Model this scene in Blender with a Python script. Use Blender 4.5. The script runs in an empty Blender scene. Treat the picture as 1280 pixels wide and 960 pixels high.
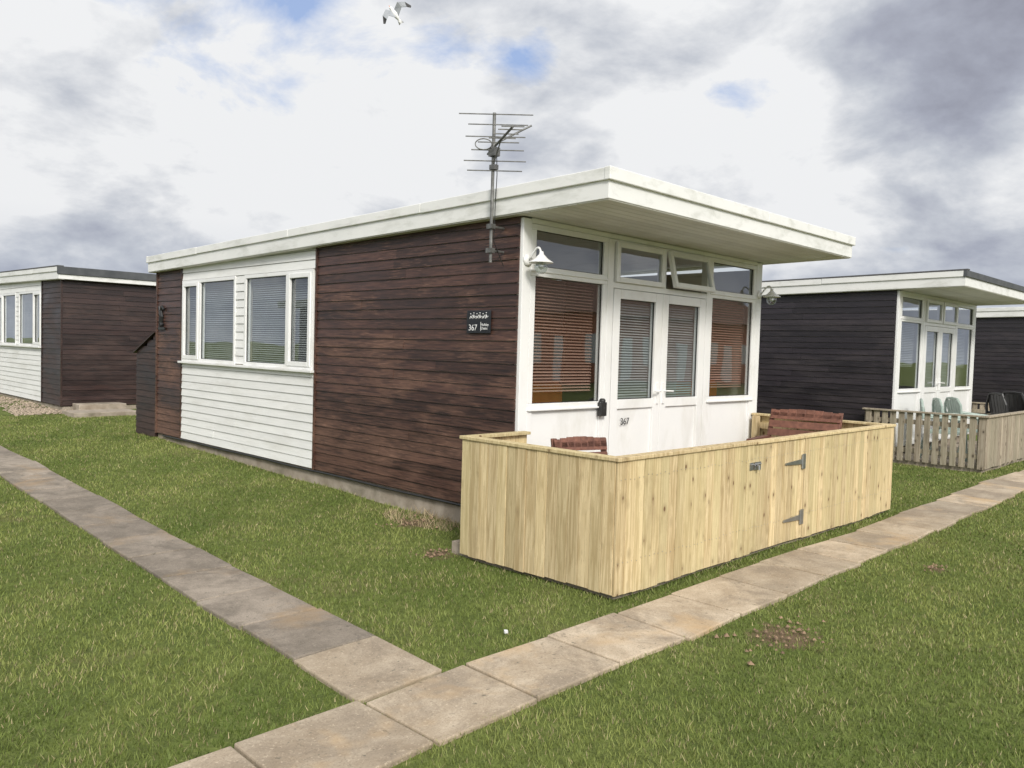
import bpy, math, random
import numpy as np
from mathutils import Vector, Matrix
random.seed(7); rng=np.random.default_rng(11)
sc=bpy.context.scene
sc.view_settings.view_transform='Standard'; sc.view_settings.look='None'; sc.view_settings.exposure=0
COL=sc.collection

# ------------------------------------------------------------ materials
def nt_new(name):
    m=bpy.data.materials.new(name); m.use_nodes=True; nt=m.node_tree; nt.nodes.clear()
    o=nt.nodes.new('ShaderNodeOutputMaterial'); b=nt.nodes.new('ShaderNodeBsdfPrincipled')
    nt.links.new(b.outputs[0],o.inputs[0]); return m,nt,b,o
def node(nt,t,**k):
    n=nt.nodes.new(t)
    for a,v in k.items(): setattr(n,a,v)
    return n
def mixc(nt,a,b,f,mode='MIX'):
    n=node(nt,'ShaderNodeMix',data_type='RGBA',blend_type=mode)
    for s,v in ((n.inputs[6],a),(n.inputs[7],b),(n.inputs[0],f)):
        if isinstance(v,(int,float)): s.default_value=v
        elif isinstance(v,tuple): s.default_value=(*v,1)
        else: nt.links.new(v,s)
    return n.outputs[2]
def ramp(nt,src,stops):
    r=node(nt,'ShaderNodeValToRGB'); e=r.color_ramp.elements
    while len(e)<len(stops): e.new(.5)
    for i,(p,c) in enumerate(stops):
        e[i].position=p; e[i].color=(c,c,c,1) if isinstance(c,(int,float)) else (*c,1)
    nt.links.new(src,r.inputs[0]); return r.outputs[0]
def noise(nt,scale=(1,1,1),s=5,detail=5,rough=.55,dist=0,off=(0,0,0)):
    tc=node(nt,'ShaderNodeTexCoord'); mp=node(nt,'ShaderNodeMapping'); mp.inputs['Scale'].default_value=scale; mp.inputs['Location'].default_value=off
    n=node(nt,'ShaderNodeTexNoise'); n.inputs['Scale'].default_value=s; n.inputs['Detail'].default_value=detail; n.inputs['Roughness'].default_value=rough; n.inputs['Distortion'].default_value=dist
    nt.links.new(tc.outputs['Object'],mp.inputs[0]); nt.links.new(mp.outputs[0],n.inputs['Vector']); return n.outputs[0]
def island(nt): return node(nt,'ShaderNodeNewGeometry').outputs['Random Per Island']
def math_(nt,op,a,b=0.,c=None):
    n=node(nt,'ShaderNodeMath',operation=op)
    for s,v in zip(n.inputs,(a,b,c)):
        if v is None: continue
        if isinstance(v,(int,float)): s.default_value=v
        else: nt.links.new(v,s)
    return n.outputs[0]
def bump(nt,b,h,strength=.3,dist=.01):
    n=node(nt,'ShaderNodeBump'); n.inputs['Strength'].default_value=strength; n.inputs['Distance'].default_value=dist
    nt.links.new(h,n.inputs['Height']); nt.links.new(n.outputs[0],b.inputs['Normal'])
def gen_mat(name,c1,c2,scale=(1,1,1),s=4,rough=.6,bmp=.15,bdist=.004,isl=.0,dirt=None,dirt_amt=.5,dirt_s=1.2,dscale=(1,1,1),lo=.3,hi=.7,metal=0,spec=.5):
    m,nt,b,o=nt_new(name)
    n=noise(nt,scale,s,4)
    c=mixc(nt,c1,c2,ramp(nt,n,[(lo,0.),(hi,1.)]))
    if isl:
        v=math_(nt,'MULTIPLY_ADD',island(nt),isl*2,1-isl)
        c=mixc(nt,c,v,1.,'MULTIPLY')
    if dirt:
        d=noise(nt,dscale,dirt_s,5,.65,.3,(3,7,1)); f=ramp(nt,d,[(.5,0.),(.75,dirt_amt)])
        c=mixc(nt,c,dirt,f)
    nt.links.new(c,b.inputs['Base Color']); b.inputs['Roughness'].default_value=rough; b.inputs['Metallic'].default_value=metal; b.inputs['Specular IOR Level'].default_value=spec
    if bmp: bump(nt,b,n,bmp,bdist)
    return m
M={}
M['upvc']=gen_mat('white_upvc',(.79,.795,.79),(.83,.83,.82),s=3,rough=.28,bmp=0,dirt=(.50,.48,.40),dirt_amt=.35,dirt_s=3,dscale=(1,1,.5))
M['fascia']=gen_mat('white_fascia',(.74,.745,.725),(.81,.81,.79),s=2,rough=.45,bmp=.06,dirt=(.34,.35,.29),dirt_amt=.5,dirt_s=3.6,dscale=(1,.6,2))
M['whiteboard']=gen_mat('white_shiplap',(.75,.755,.74),(.82,.82,.805),scale=(8,1,8),s=3,rough=.45,bmp=.08,isl=.04,dirt=(.40,.38,.31),dirt_amt=.35,dirt_s=3,dscale=(1,.4,1.5))
M['soffit']=gen_mat('soffit_paint',(.66,.65,.60),(.74,.73,.69),s=2,rough=.6,isl=.08,bmp=.05,dirt=(.4,.36,.28),dirt_amt=.4)
M['felt']=gen_mat('roof_felt',(.07,.07,.075),(.13,.13,.13),s=30,rough=.95,bmp=.4)
M['fascia_dark']=gen_mat('dark_fascia',(.05,.055,.06),(.09,.095,.1),s=6,rough=.6)
M['concrete']=gen_mat('concrete_plinth',(.26,.215,.165),(.42,.365,.30),s=5,rough=.95,bmp=.5,bdist=.02,dirt=(.12,.11,.07),dirt_amt=.8,dirt_s=2.5)
M['metal']=gen_mat('galvanised_steel',(.35,.36,.37),(.5,.51,.52),s=12,rough=.4,metal=.9,bmp=.1)
M['alu']=gen_mat('weathered_aluminium',(.12,.12,.115),(.26,.26,.25),s=20,rough=.5,metal=.6,bmp=.1)
M['black']=gen_mat('black_plastic',(.012,.012,.013),(.03,.03,.03),s=8,rough=.4,bmp=0)
M['sign']=gen_mat('sign_face',(.016,.018,.022),(.028,.03,.035),s=5,rough=.3,bmp=0)
M['inner']=gen_mat('interior_wall',(.55,.52,.46),(.6,.57,.5),s=3,rough=.9,bmp=0)
M['floor_in']=gen_mat('interior_floor',(.12,.08,.05),(.2,.14,.09),s=5,rough=.6,bmp=0)
M['blind']=gen_mat('blind_slat',(.36,.375,.38),(.46,.47,.47),s=4,rough=.5,bmp=0,isl=.12)
M['blindtint']=gen_mat('blind_slat_reflect_tint',(.42,.25,.19),(.52,.33,.26),s=2,rough=.5,bmp=0,isl=.12)  # warm slat colour carries the tint of brick reflected in the glass
M['orange']=gen_mat('orange_fabric',(.75,.18,.03),(.85,.26,.05),s=9,rough=.8)
M['redwood']=gen_mat('red_stained_wood',(.10,.038,.025),(.20,.085,.055),scale=(6,6,6),s=4,rough=.6,isl=.25,bmp=.2)
M['greenplastic']=gen_mat('green_plastic',(.28,.35,.31),(.36,.43,.39),s=6,rough=.45,bmp=0)
M['litter']=gen_mat('feather_white',(.7,.7,.7),(.8,.8,.8),s=10,rough=.8,bmp=0)
M['brick']=gen_mat('brick_red',(.42,.13,.07),(.6,.22,.12),scale=(1,1,3),s=5,rough=.9)
M['tile']=gen_mat('roof_tile',(.22,.12,.09),(.3,.17,.12),scale=(1,1,3),s=5,rough=.9)
M['digit']=gen_mat('printed_white',(.75,.75,.75),(.8,.8,.8),s=5,rough=.5,bmp=0)

def brown_mat(name,dark,mid,light,la=.5,along='y'):
    m,nt,b,o=nt_new(name)
    sg=(14,1.0,18) if along=='y' else (1.0,14,18)
    g=noise(nt,sg,3.5,5,.65,.3)
    c=mixc(nt,dark,mid,ramp(nt,g,[(.34,0.),(.62,1.)]))
    v=math_(nt,'MULTIPLY_ADD',island(nt),.7,.65); c=mixc(nt,c,v,1.,'MULTIPLY')
    tc=node(nt,'ShaderNodeTexCoord'); sp=node(nt,'ShaderNodeSeparateXYZ'); nt.links.new(tc.outputs['Object'],sp.inputs[0])
    p=noise(nt,(1,.5,1.4) if along=='y' else (.5,1,1.4),2.2,5,.62,.4,(2,5,9))
    hz=math_(nt,'MULTIPLY_ADD',sp.outputs[2],-.07,.10)
    stk=math_(nt,'MULTIPLY_ADD',g,.55,-.275)
    f=ramp(nt,math_(nt,'ADD',math_(nt,'ADD',p,hz),stk),[(.46,0.),(.72,la)])
    c=mixc(nt,c,light,f)
    # pale worn streaks along the grain, clustered where the stain has failed
    sc_=noise(nt,(26,2.6,40) if along=='y' else (2.6,26,40),3,4,.6,0,(9,1,1)); sm=math_(nt,'ADD',sc_,math_(nt,'MULTIPLY_ADD',p,.5,-.25))
    c=mixc(nt,c,tuple(min(1,x*k) for x,k in zip(light,(1.9,2.0,2.1))),ramp(nt,sm,[(.58,0.),(.74,.75*la)]))
    nt.links.new(c,b.inputs['Base Color'])
    nt.links.new(ramp(nt,p,[(.3,.36),(.7,.6)]),b.inputs['Roughness'])
    bump(nt,b,g,.3,.004); return m
M['brown']=brown_mat('stained_timber',(.022,.0115,.0095),(.072,.034,.025),(.145,.078,.053),.8)
M['dark']=brown_mat('dark_timber',(.010,.0085,.0115),(.024,.019,.023),(.045,.035,.036),.4)
M['dark_rb']=brown_mat('dark_brown_timber',(.013,.008,.008),(.036,.019,.016),(.07,.04,.033),.5)
M['darkx']=brown_mat('dark_timber_rear',(.014,.009,.009),(.038,.020,.017),(.068,.038,.03),.5,'x')

def fence_mat(name,c1,c2,knot,green,isl=.16,stain=None):
    m,nt,b,o=nt_new(name)
    isn=island(nt)
    tc=node(nt,'ShaderNodeTexCoord'); sh=node(nt,'ShaderNodeVectorMath',operation='ADD'); cmb=node(nt,'ShaderNodeCombineXYZ')
    nt.links.new(math_(nt,'MULTIPLY',isn,37.),cmb.inputs[2]); nt.links.new(tc.outputs['Object'],sh.inputs[0]); nt.links.new(cmb.outputs[0],sh.inputs[1])
    mp=node(nt,'ShaderNodeMapping'); mp.inputs['Scale'].default_value=(16,16,.9); nt.links.new(sh.outputs[0],mp.inputs[0])
    n=node(nt,'ShaderNodeTexNoise'); n.inputs['Scale'].default_value=2.6; n.inputs['Detail'].default_value=4; n.inputs['Distortion'].default_value=1.0; nt.links.new(mp.outputs[0],n.inputs['Vector'])
    c=mixc(nt,c1,c2,ramp(nt,n.outputs[0],[(.38,0.),(.6,1.)]))
    w=math_(nt,'FRACT',math_(nt,'MULTIPLY',n.outputs[0],9.)); c=mixc(nt,c,tuple(x*.66 for x in c1),ramp(nt,w,[(.0,.5),(.22,0.)]))
    c=mixc(nt,c,math_(nt,'MULTIPLY_ADD',isn,isl*2,1-isl),1.,'MULTIPLY')
    i2=math_(nt,'FRACT',math_(nt,'MULTIPLY',isn,17.3)); c=mixc(nt,c,green,ramp(nt,i2,[(.3,0.),(1.,.5)]))
    mp2=node(nt,'ShaderNodeMapping'); mp2.inputs['Scale'].default_value=(12,12,7.5); nt.links.new(sh.outputs[0],mp2.inputs[0])
    v=node(nt,'ShaderNodeTexVoronoi'); v.inputs['Scale'].default_value=1.; nt.links.new(mp2.outputs[0],v.inputs['Vector'])
    sc3=node(nt,'ShaderNodeSeparateColor'); nt.links.new(v.outputs['Color'],sc3.inputs[0])
    pick=ramp(nt,sc3.outputs[0],[(.50,0.),(.56,1.)])   # only some cells carry a knot
    k2=ramp(nt,v.outputs['Distance'],[(.14,1.),(.42,0.)]); c=mixc(nt,c,tuple(x*.68 for x in c1),math_(nt,'MULTIPLY',math_(nt,'MULTIPLY',k2,.6),pick))
    kr=math_(nt,'SUBTRACT',v.outputs['Distance'],math_(nt,'MULTIPLY',sc3.outputs[1],.10))
    k=ramp(nt,kr,[(.07,1.),(.13,0.)]); c=mixc(nt,c,knot,math_(nt,'MULTIPLY',math_(nt,'MULTIPLY',k,.9),pick))
    st=noise(nt,(1,1,.5),3.3,5,.7,.3,(3,3,3)); c=mixc(nt,c,stain or knot,ramp(nt,st,[(.56,0.),(.76,.5)]))
    nt.links.new(c,b.inputs['Base Color']); b.inputs['Roughness'].default_value=.8; bump(nt,b,n.outputs[0],.3,.004); return m
M['pine']=fence_mat('new_treated_pine',(.46,.345,.18),(.67,.54,.32),(.12,.055,.022),(.50,.44,.23),stain=(.29,.205,.11))
M['grey_timber']=fence_mat('weathered_timber',(.26,.215,.155),(.40,.345,.265),(.08,.06,.04),(.24,.23,.16))

def slab_mat(name,c1,c2,stain):
    m,nt,b,o=nt_new(name)
    n=noise(nt,(1,1,1),3.6,6,.72,.3); c=mixc(nt,c1,c2,ramp(nt,n,[(.36,0.),(.62,1.)]))
    c=mixc(nt,c,math_(nt,'MULTIPLY_ADD',island(nt),.46,.76),1.,'MULTIPLY')
    s=noise(nt,(1,1,1),2.1,6,.75,.6,(5,2,0)); c=mixc(nt,c,stain,ramp(nt,s,[(.48,0.),(.63,.75)]))
    f=noise(nt,(1,1,1),110,3,.65); c=mixc(nt,c,tuple(x*.5 for x in c1),ramp(nt,f,[(.52,0.),(.72,.65)]))
    f2=noise(nt,(1,1,1),70,2,.6,0,(6,6,6)); c=mixc(nt,c,tuple(x*1.3 for x in c2),ramp(nt,f2,[(.6,0.),(.72,.5)]))
    sp=noise(nt,(1,1,1),26,3,.6,0,(1,8,0)); c=mixc(nt,c,(.09,.085,.06),ramp(nt,sp,[(.64,0.),(.72,.7)]))
    ry=noise(nt,(1,1,1),1.3,4,.7,.3,(8,8,0)); c=mixc(nt,c,(c2[0]*1.05,c2[1]*.86,c2[2]*.6),ramp(nt,ry,[(.55,0.),(.7,.6)]))
    nt.links.new(c,b.inputs['Base Color']); b.inputs['Roughness'].default_value=.92; bump(nt,b,f,.5,.006); return m
M['slab']=slab_mat('paving_sand',(.33,.26,.18),(.47,.39,.29),(.23,.185,.135))
M['slab2']=slab_mat('paving_worn',(.19,.16,.125),(.30,.255,.205),(.13,.11,.085))

# glass: clear double-glazed pane, Schlick reflection that is the same from either side
m=bpy.data.materials.new('window_glass'); m.use_nodes=True; nt=m.node_tree; nt.nodes.clear()
o=node(nt,'ShaderNodeOutputMaterial'); mx=node(nt,'ShaderNodeMixShader'); tr=node(nt,'ShaderNodeBsdfTransparent'); gl=node(nt,'ShaderNodeBsdfGlossy'); ge=node(nt,'ShaderNodeNewGeometry')
tr.inputs[0].default_value=(.80,.84,.84,1); gl.inputs['Roughness'].default_value=.015; gl.inputs[0].default_value=(.95,.97,1,1)
dp=node(nt,'ShaderNodeVectorMath',operation='DOT_PRODUCT'); nt.links.new(ge.outputs['Normal'],dp.inputs[0]); nt.links.new(ge.outputs['Incoming'],dp.inputs[1])
cs=math_(nt,'SUBTRACT',1.,math_(nt,'ABSOLUTE',dp.outputs['Value'])); ff=math_(nt,'MULTIPLY_ADD',math_(nt,'POWER',cs,4.),.84,.16)
nt.links.new(ff,mx.inputs[0]); nt.links.new(tr.outputs[0],mx.inputs[1]); nt.links.new(gl.outputs[0],mx.inputs[2]); nt.links.new(mx.outputs[0],o.inputs[0])
nn=noise(nt,(1,1,1),1.3,1); bp=node(nt,'ShaderNodeBump'); bp.inputs['Strength'].default_value=.15; bp.inputs['Distance'].default_value=.03; nt.links.new(nn,bp.inputs['Height']); nt.links.new(bp.outputs[0],gl.inputs['Normal'])
M['glass']=m

# ------------------------------------------------------------ mesh builder
def empty(name,loc=(0,0,0)):
    e=bpy.data.objects.new(name,None); e.empty_display_size=.2; COL.objects.link(e); e.location=loc; return e
class B:
    def __init__(s,T=None): s.v=[]; s.f=[]; s.T=T or (lambda x,y,z:(x,y,z))
    def add(s,vs,fs):
        n=len(s.v); s.v+= [s.T(*p) for p in vs]; s.f+=[tuple(i+n for i in f) for f in fs]
    def hexa(s,p): s.add(p,[(0,3,2,1),(4,5,6,7),(0,1,5,4),(1,2,6,5),(2,3,7,6),(3,0,4,7)])
    def box(s,x0,x1,y0,y1,z0,z1): s.hexa([(x0,y0,z0),(x1,y0,z0),(x1,y1,z0),(x0,y1,z0),(x0,y0,z1),(x1,y0,z1),(x1,y1,z1),(x0,y1,z1)])
    def tube(s,pts,r,n=8,r2=None):
        P=[Vector(p) for p in pts]; rings=[]
        for i,p in enumerate(P):
            t=(P[min(i+1,len(P)-1)]-P[max(i-1,0)]).normalized()
            a=t.orthogonal().normalized() if i==0 else (a-t*a.dot(t)).normalized()
            b=t.cross(a); rr=r if r2 is None else r+(r2-r)*i/(len(P)-1)
            rings.append([tuple(p+a*math.cos(2*math.pi*k/n)*rr+b*math.sin(2*math.pi*k/n)*rr) for k in range(n)])
        vs=sum(rings,[]); fs=[]
        for i in range(len(P)-1):
            for k in range(n): fs.append((i*n+k,i*n+(k+1)%n,(i+1)*n+(k+1)%n,(i+1)*n+k))
        fs.append(tuple(range(n))[::-1]); fs.append(tuple((len(P)-1)*n+k for k in range(n)))
        s.add(vs,fs)
    def lathe(s,c,prof,n=20,axis=Matrix.Identity(3)):
        vs=[];fs=[]
        for r,z in prof:
            for k in range(n):
                q=axis@Vector((r*math.cos(2*math.pi*k/n),r*math.sin(2*math.pi*k/n),z)); vs.append((c[0]+q.x,c[1]+q.y,c[2]+q.z))
        for i in range(len(prof)-1):
            for k in range(n): fs.append((i*n+k,i*n+(k+1)%n,(i+1)*n+(k+1)%n,(i+1)*n+k))
        s.add(vs,fs)
    def obj(s,name,mat,parent=None,bevel=0,smooth=False):
        if not s.v: return None
        me=bpy.data.meshes.new(name); me.from_pydata(s.v,[],s.f); me.materials.append(M[mat] if isinstance(mat,str) else mat); me.update()
        o=bpy.data.objects.new(name,me); COL.objects.link(o)
        if parent: o.parent=parent
        if bevel:
            b=o.modifiers.new('b','BEVEL'); b.width=bevel; b.segments=2; b.limit_method='ANGLE'
        if smooth: me.polygons.foreach_set('use_smooth',[True]*len(me.polygons))
        return o
def text(body,loc,size,face,mat,parent,name='lettering'):
    c=bpy.data.curves.new(name,'FONT'); c.body=body; c.size=size; c.extrude=.0008; c.materials.append(M[mat])
    o=bpy.data.objects.new(name,c); COL.objects.link(o)
    X=Vector((0,-1,0)) if face=='-x' else Vector((1,0,0)); Y=Vector((0,0,1)); Z=X.cross(Y)
    mt=Matrix((X,Y,Z)).transposed().to_4x4(); mt.translation=Vector(loc); o.matrix_world=mt
    o.parent=parent; return o

# ------------------------------------------------------------ ground
def gz(x,y):
    x=np.asarray(x,float); y=np.asarray(y,float)
    base=np.clip(.017*(y-1),0,.22)
    n=.006*np.sin(x*2.1+1.3*np.sin(y*1.1))+.005*np.sin(y*2.7+x*.8)+.004*np.sin(x*5.3-y*4.1)
    return base+n*np.clip(1-(np.abs(x)+np.abs(y))/60,0,1)
def pathx(y): return -2.53+.03*min(max(y+1.8,0),8)
g1=np.concatenate([-np.geomspace(600,10,26),np.arange(-9.8,18,.15),np.geomspace(18.2,600,26)])
X,Y=np.meshgrid(g1,g1,indexing='ij'); Z=gz(X,Y)-.012
n=len(g1); V=np.stack([X.ravel(),Y.ravel(),Z.ravel()],1)
idx=np.arange(n*n).reshape(n,n); F=np.stack([idx[:-1,:-1].ravel(),idx[1:,:-1].ravel(),idx[1:,1:].ravel(),idx[:-1,1:].ravel()],1)
me=bpy.data.meshes.new('ground'); me.from_pydata(V.tolist(),[],F.tolist()); me.polygons.foreach_set('use_smooth',[True]*len(F))
gr=bpy.data.objects.new('ground',me); COL.objects.link(gr)
m,nt,b,o=nt_new('lawn_turf')
n1=noise(nt,(1,1,1),1.1,5,.6,.3); n2=noise(nt,(1,1,1),14,5,.7); n3=noise(nt,(1,1,1),90,3,.7)
c=mixc(nt,(.100,.142,.030),(.172,.210,.055),ramp(nt,n1,[(.35,0.),(.65,1.)]))
c=mixc(nt,c,(.07,.090,.026),ramp(nt,n2,[(.40,.7),(.6,0.)]))
c=mixc(nt,c,(.25,.27,.10),ramp(nt,n3,[(.5,0.),(.75,.7)]))
d=noise(nt,(1,1,1),.8,5,.7,.5,(4,4,0)); c=mixc(nt,c,(.20,.17,.085),ramp(nt,d,[(.54,0.),(.70,.65)]))
tc=node(nt,'ShaderNodeTexCoord')
PATCH=[(-.43,-2.66,.24),(-.80,.02,.16),(-.30,.95,.22),(1.9,-2.75,.10)]
for px,py,pr in PATCH:
    dn=node(nt,'ShaderNodeVectorMath',operation='DISTANCE'); nt.links.new(tc.outputs['Object'],dn.inputs[0]); dn.inputs[1].default_value=(px,py,0)
    q=math_(nt,'ADD',math_(nt,'DIVIDE',dn.outputs['Value'],pr),math_(nt,'MULTIPLY_ADD',n2,2.4,-1.2))
    c=mixc(nt,c,(.17,.12,.075),ramp(nt,q,[(.45,.95),(1.,0.)]))
nt.links.new(c,b.inputs['Base Color']); b.inputs['Roughness'].default_value=.95; b.inputs['Specular IOR Level'].default_value=.15
bump(nt,b,n3,.7,.03); gr.data.materials.append(m)

# footpaths -------------------------------------------------
def slabs(name,quads,mat):
    b_=B()
    for q in quads:
        j=[random.uniform(-.004,.004) for _ in range(4)]
        zz=[float(gz(x,y))+.012+jj for (x,y),jj in zip(q,j)]
        b_.hexa([(x,y,z-.07) for (x,y),z in zip(q,zz)]+[(x,y,z) for (x,y),z in zip(q,zz)])
    return b_.obj(name,mat,bevel=.008)
q=[];x=-2.16-.612*9
while x<40:
    g=.008; a=random.uniform(-.010,.010); y1=-1.80+random.uniform(-.018,.018)+max(0,min(.1,(x-2)*.02)); y0=-2.32+random.uniform(-.018,.018)+max(0,min(.12,(x-2)*.02))
    q.append([(x+g,y0+a),(x+.612-g,y0-a),(x+.612-g,y1-a),(x+g,y1+a)]); x+=.612
slabs('footpath',q,'slab')
q=[];y=-1.79; k=0
while y<22:
    l=.6; g=.006; a=random.uniform(-.008,.008); w=.25
    q.append([(pathx(y)-w+a,y+g),(pathx(y)+w+a,y+g),(pathx(y+l)+w+a,y+l-g),(pathx(y+l)-w+a,y+l-g)]); y+=l
slabs('footpath',q[:1],'slab'); slabs('footpath',q[1:],'slab2')

# ------------------------------------------------------------ chalet
W=4.09; L=7.56
def boards(b_,side,a0,a1,z0,z1,pitch,plane,out,seed=0):
    r=random.Random(seed); z=z0; k=0
    while z<z1-.01:
        t=min(z+pitch-.005,z1)
        cuts=[a0]
        if a1-a0>2.0: cuts.append(a0+(a1-a0)*r.uniform(.25,.75))
        cuts.append(a1)
        for s0,s1 in zip(cuts[:-1],cuts[1:]):
            j=r.uniform(-.002,.002); tw=r.uniform(-.0015,.0015)
            lo=plane+out*(.021+j); lo2=plane+out*(.021+j+tw); hi=plane+out*(.010+j); bk=plane+out*.001; s1_=s1-.0015
            if side=='y': b_.hexa([(lo,s0,z),(bk,s0,z),(bk,s1_,z),(lo2,s1_,z),(hi,s0,t),(bk,s0,t),(bk,s1_,t),(hi,s1_,t)])
            else: b_.hexa([(s0,lo,z),(s0,bk,z),(s1_,bk,z),(s1_,lo2,z),(s0,hi,t),(s0,bk,t),(s1_,bk,t),(s1_,hi,t)])
        z+=pitch
def blinds(b_,axis,p,a0,a1,z0,z1,pitch=.026,tilt=.017,w=.009):
    z=z0
    while z<z1:
        if axis=='x':
            b_.hexa([(a0,p-w,z),(a1,p-w,z),(a1,p-w,z+.0012),(a0,p-w,z+.0012),(a0,p+w,z+tilt),(a1,p+w,z+tilt),(a1,p+w,z+tilt+.0012),(a0,p+w,z+tilt+.0012)])
        else:
            b_.hexa([(p-w,a0,z),(p-w,a1,z),(p-w,a1,z+.0012),(p-w,a0,z+.0012),(p+w,a0,z+tilt),(p+w,a1,z+tilt),(p+w,a1,z+tilt+.0012),(p+w,a0,z+tilt+.0012)])
        z+=pitch
def chalet(T,clad='dark',y1=6.68,main=False,dark_roof=False,rear_dark=False):
    E=empty('holiday_chalet')
    y2=y1-3.54
    core=B(T); wb=B(T); bb=B(T); rear=B(T); up=B(T); gl=B(T); bl=B(T); blp=B(T); pl=B(T); fl=B(T)
    pl.box(.01,W-.01,.03,L-.01,-.1,.185); fl.box(.05,W-.05,.06,L-.05,.19,.215)
    wz0,wz1=1.30,2.43
    wa=(y1-.02-1.61,y1-.02); wb_=(y2+.06,y2+.06+1.61)
    x0,x1=0.0,.09
    core.box(x0,x1,.06,y2,.2,2.66); core.box(x0,x1,y2,y1,.2,wz0); core.box(x0,x1,y2,y1,wz1,2.6)
    core.box(x0,x1,y2,wb_[0],wz0,wz1); core.box(x0,x1,wb_[1],wa[0],wz0,wz1); core.box(x0,x1,wa[1],L-.1,wz0,wz1)
    core.box(x0,x1,y1,L-.1,.2,wz0); core.box(x0,x1,y1,L-.1,wz1,2.6)
    core.box(W-.09,W,.06,L-.1,.2,2.62); core.box(0,W,L-.1,L,.2,2.62)
    core.box(.09,W-.09,3.0,3.06,.2,2.6); core.obj('wall_core','inner',E)
    fl.obj('floor','floor_in',E); pl.obj('plinth','concrete',E)
    P=.098
    boards(bb,'y',.005,y2-.02,.2,2.712,P,0,-1,1); boards(bb,'y',y1+.02,L,.2,2.60,P,0,-1,2)
    boards(bb,'y',.005,L,.2,2.60,P,W,1,3); boards(rear,'x',-.018,W+.018,.2,2.59,P,L,1,4)
    boards(wb,'y',y2+.012,y1-.012,.2,1.265,.102,0,-1,5)
    boards(wb,'y',y2+.012,y1-.012,wz1+.005,2.655,.102,0,-1,6)
    boards(wb,'y',wb_[1]+.004,wa[0]-.004,1.315,wz1,.102,0,-1,7)
    bb.box(-.030,-.001,y2-.018,y2+.010,.19,2.67); bb.box(-.030,-.001,y1-.010,y1+.018,.19,2.61); bb.box(-.03,-.001,L-.02,L+.022,.19,2.60)
    bb.obj('timber_cladding',clad,E); rear.obj('rear_cladding','darkx',E); wb.obj('white_cladding','whiteboard',E)
    up.box(-.075,-.022,y2+.0,y1+.0,1.272,1.300); up.box(-.03,.0,y2+.011,y1-.011,1.262,1.300)
    gk=B(T)
    def sidewin(a,bm,c,open_right):
        x0,x1=-.028,.045; fw=.045
        up.box(x0,x1,a,c,wz0+.001,wz0+fw); up.box(x0,x1,a,c,wz1-fw,wz1)
        up.box(x0,x1,a,a+fw,wz0+fw,wz1-fw); up.box(x0,x1,c-fw,c,wz0+fw,wz1-fw); up.box(x0,x1,bm-.03,bm+.03,wz0+fw,wz1-fw)
        s0,s1=(a+fw,bm-.03) if open_right else (bm+.03,c-fw)
        f0,f1=(bm+.03,c-fw) if open_right else (a+fw,bm-.03)
        sw=.042; za,zb=wz0+fw,wz1-fw
        up.box(x0-.012,x1-.03,s0-.01,s0+sw,za-.01,zb+.01); up.box(x0-.012,x1-.03,s1-sw,s1+.01,za-.01,zb+.01)
        up.box(x0-.012,x1-.03,s0+sw,s1-sw,za-.01,za+sw); up.box(x0-.012,x1-.03,s0+sw,s1-sw,zb-sw,zb+.01)
        for p0,p1,q0,q1 in ((f0,f1,za,zb),(s0+sw,s1-sw,za+sw,zb-sw)):
            for a_,b2,c_,d_ in ((p0,p1,q0,q0+.008),(p0,p1,q1-.008,q1),(p0,p0+.008,q0+.008,q1-.008),(p1-.008,p1,q0+.008,q1-.008)): gk.box(-.008,.001,a_,b2,c_,d_)
        gl.add([(.004,a+fw,za),(.004,c-fw,za),(.004,c-fw,zb),(.004,a+fw,zb)],[(0,1,2,3)])
        blinds(bl,'y',.07,a+fw,c-fw,za,zb)
    sidewin(wa[0],wa[1]-.56,wa[1],False); sidewin(wb_[0],wb_[0]+.56,wb_[1],True)
    ya,yb=-.03,.04
    def fr(x0,x1,z0,z1,p=0): up.box(x0,x1,ya-p,yb,z0,z1)
    fr(-.002,.10,.2,2.70); fr(W-.13,W+.002,.2,2.70); fr(1.14,1.23,.2,2.66,.004); fr(2.87,2.94,.2,2.66,.004)
    fr(.10,W-.13,2.665,2.71)
    for x0,x1 in ((.10,1.14),(2.94,W-.13)):
        fr(x0,x1,2.615,2.663); fr(x0,x1,2.225,2.312); up.box(x0-.003,x1+.003,ya-.012,yb,2.262,2.277)
        fr(x0,x1,1.07,1.137); fr(x0,x1,.2,.29); up.box(x0,x1,ya-.022,ya+.001,1.075,1.092)
        fr(x0,x0+.062,.29,1.07); fr(x1-.062,x1,.29,1.07); fr(x0,x0+.062,1.137,2.225); fr(x1-.062,x1,1.137,2.225); fr(x0,x0+.062,2.312,2.615); fr(x1-.062,x1,2.312,2.615)
        up.box(x0+.062,x1-.062,-.012,.03,.29,1.07)
        gl.add([(x0+.06,.0,1.13),(x1-.06,.0,1.13),(x1-.06,.0,2.23),(x0+.06,.0,2.23)],[(0,1,2,3)])
        gl.add([(x0+.06,.0,2.31),(x1-.06,.0,2.31),(x1-.06,.0,2.62),(x0+.06,.0,2.62)],[(0,1,2,3)])
    fr(1.23,2.87,2.205,2.262); fr(1.23,2.87,2.63,2.663); fr(2.035,2.10,2.262,2.63)
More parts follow.
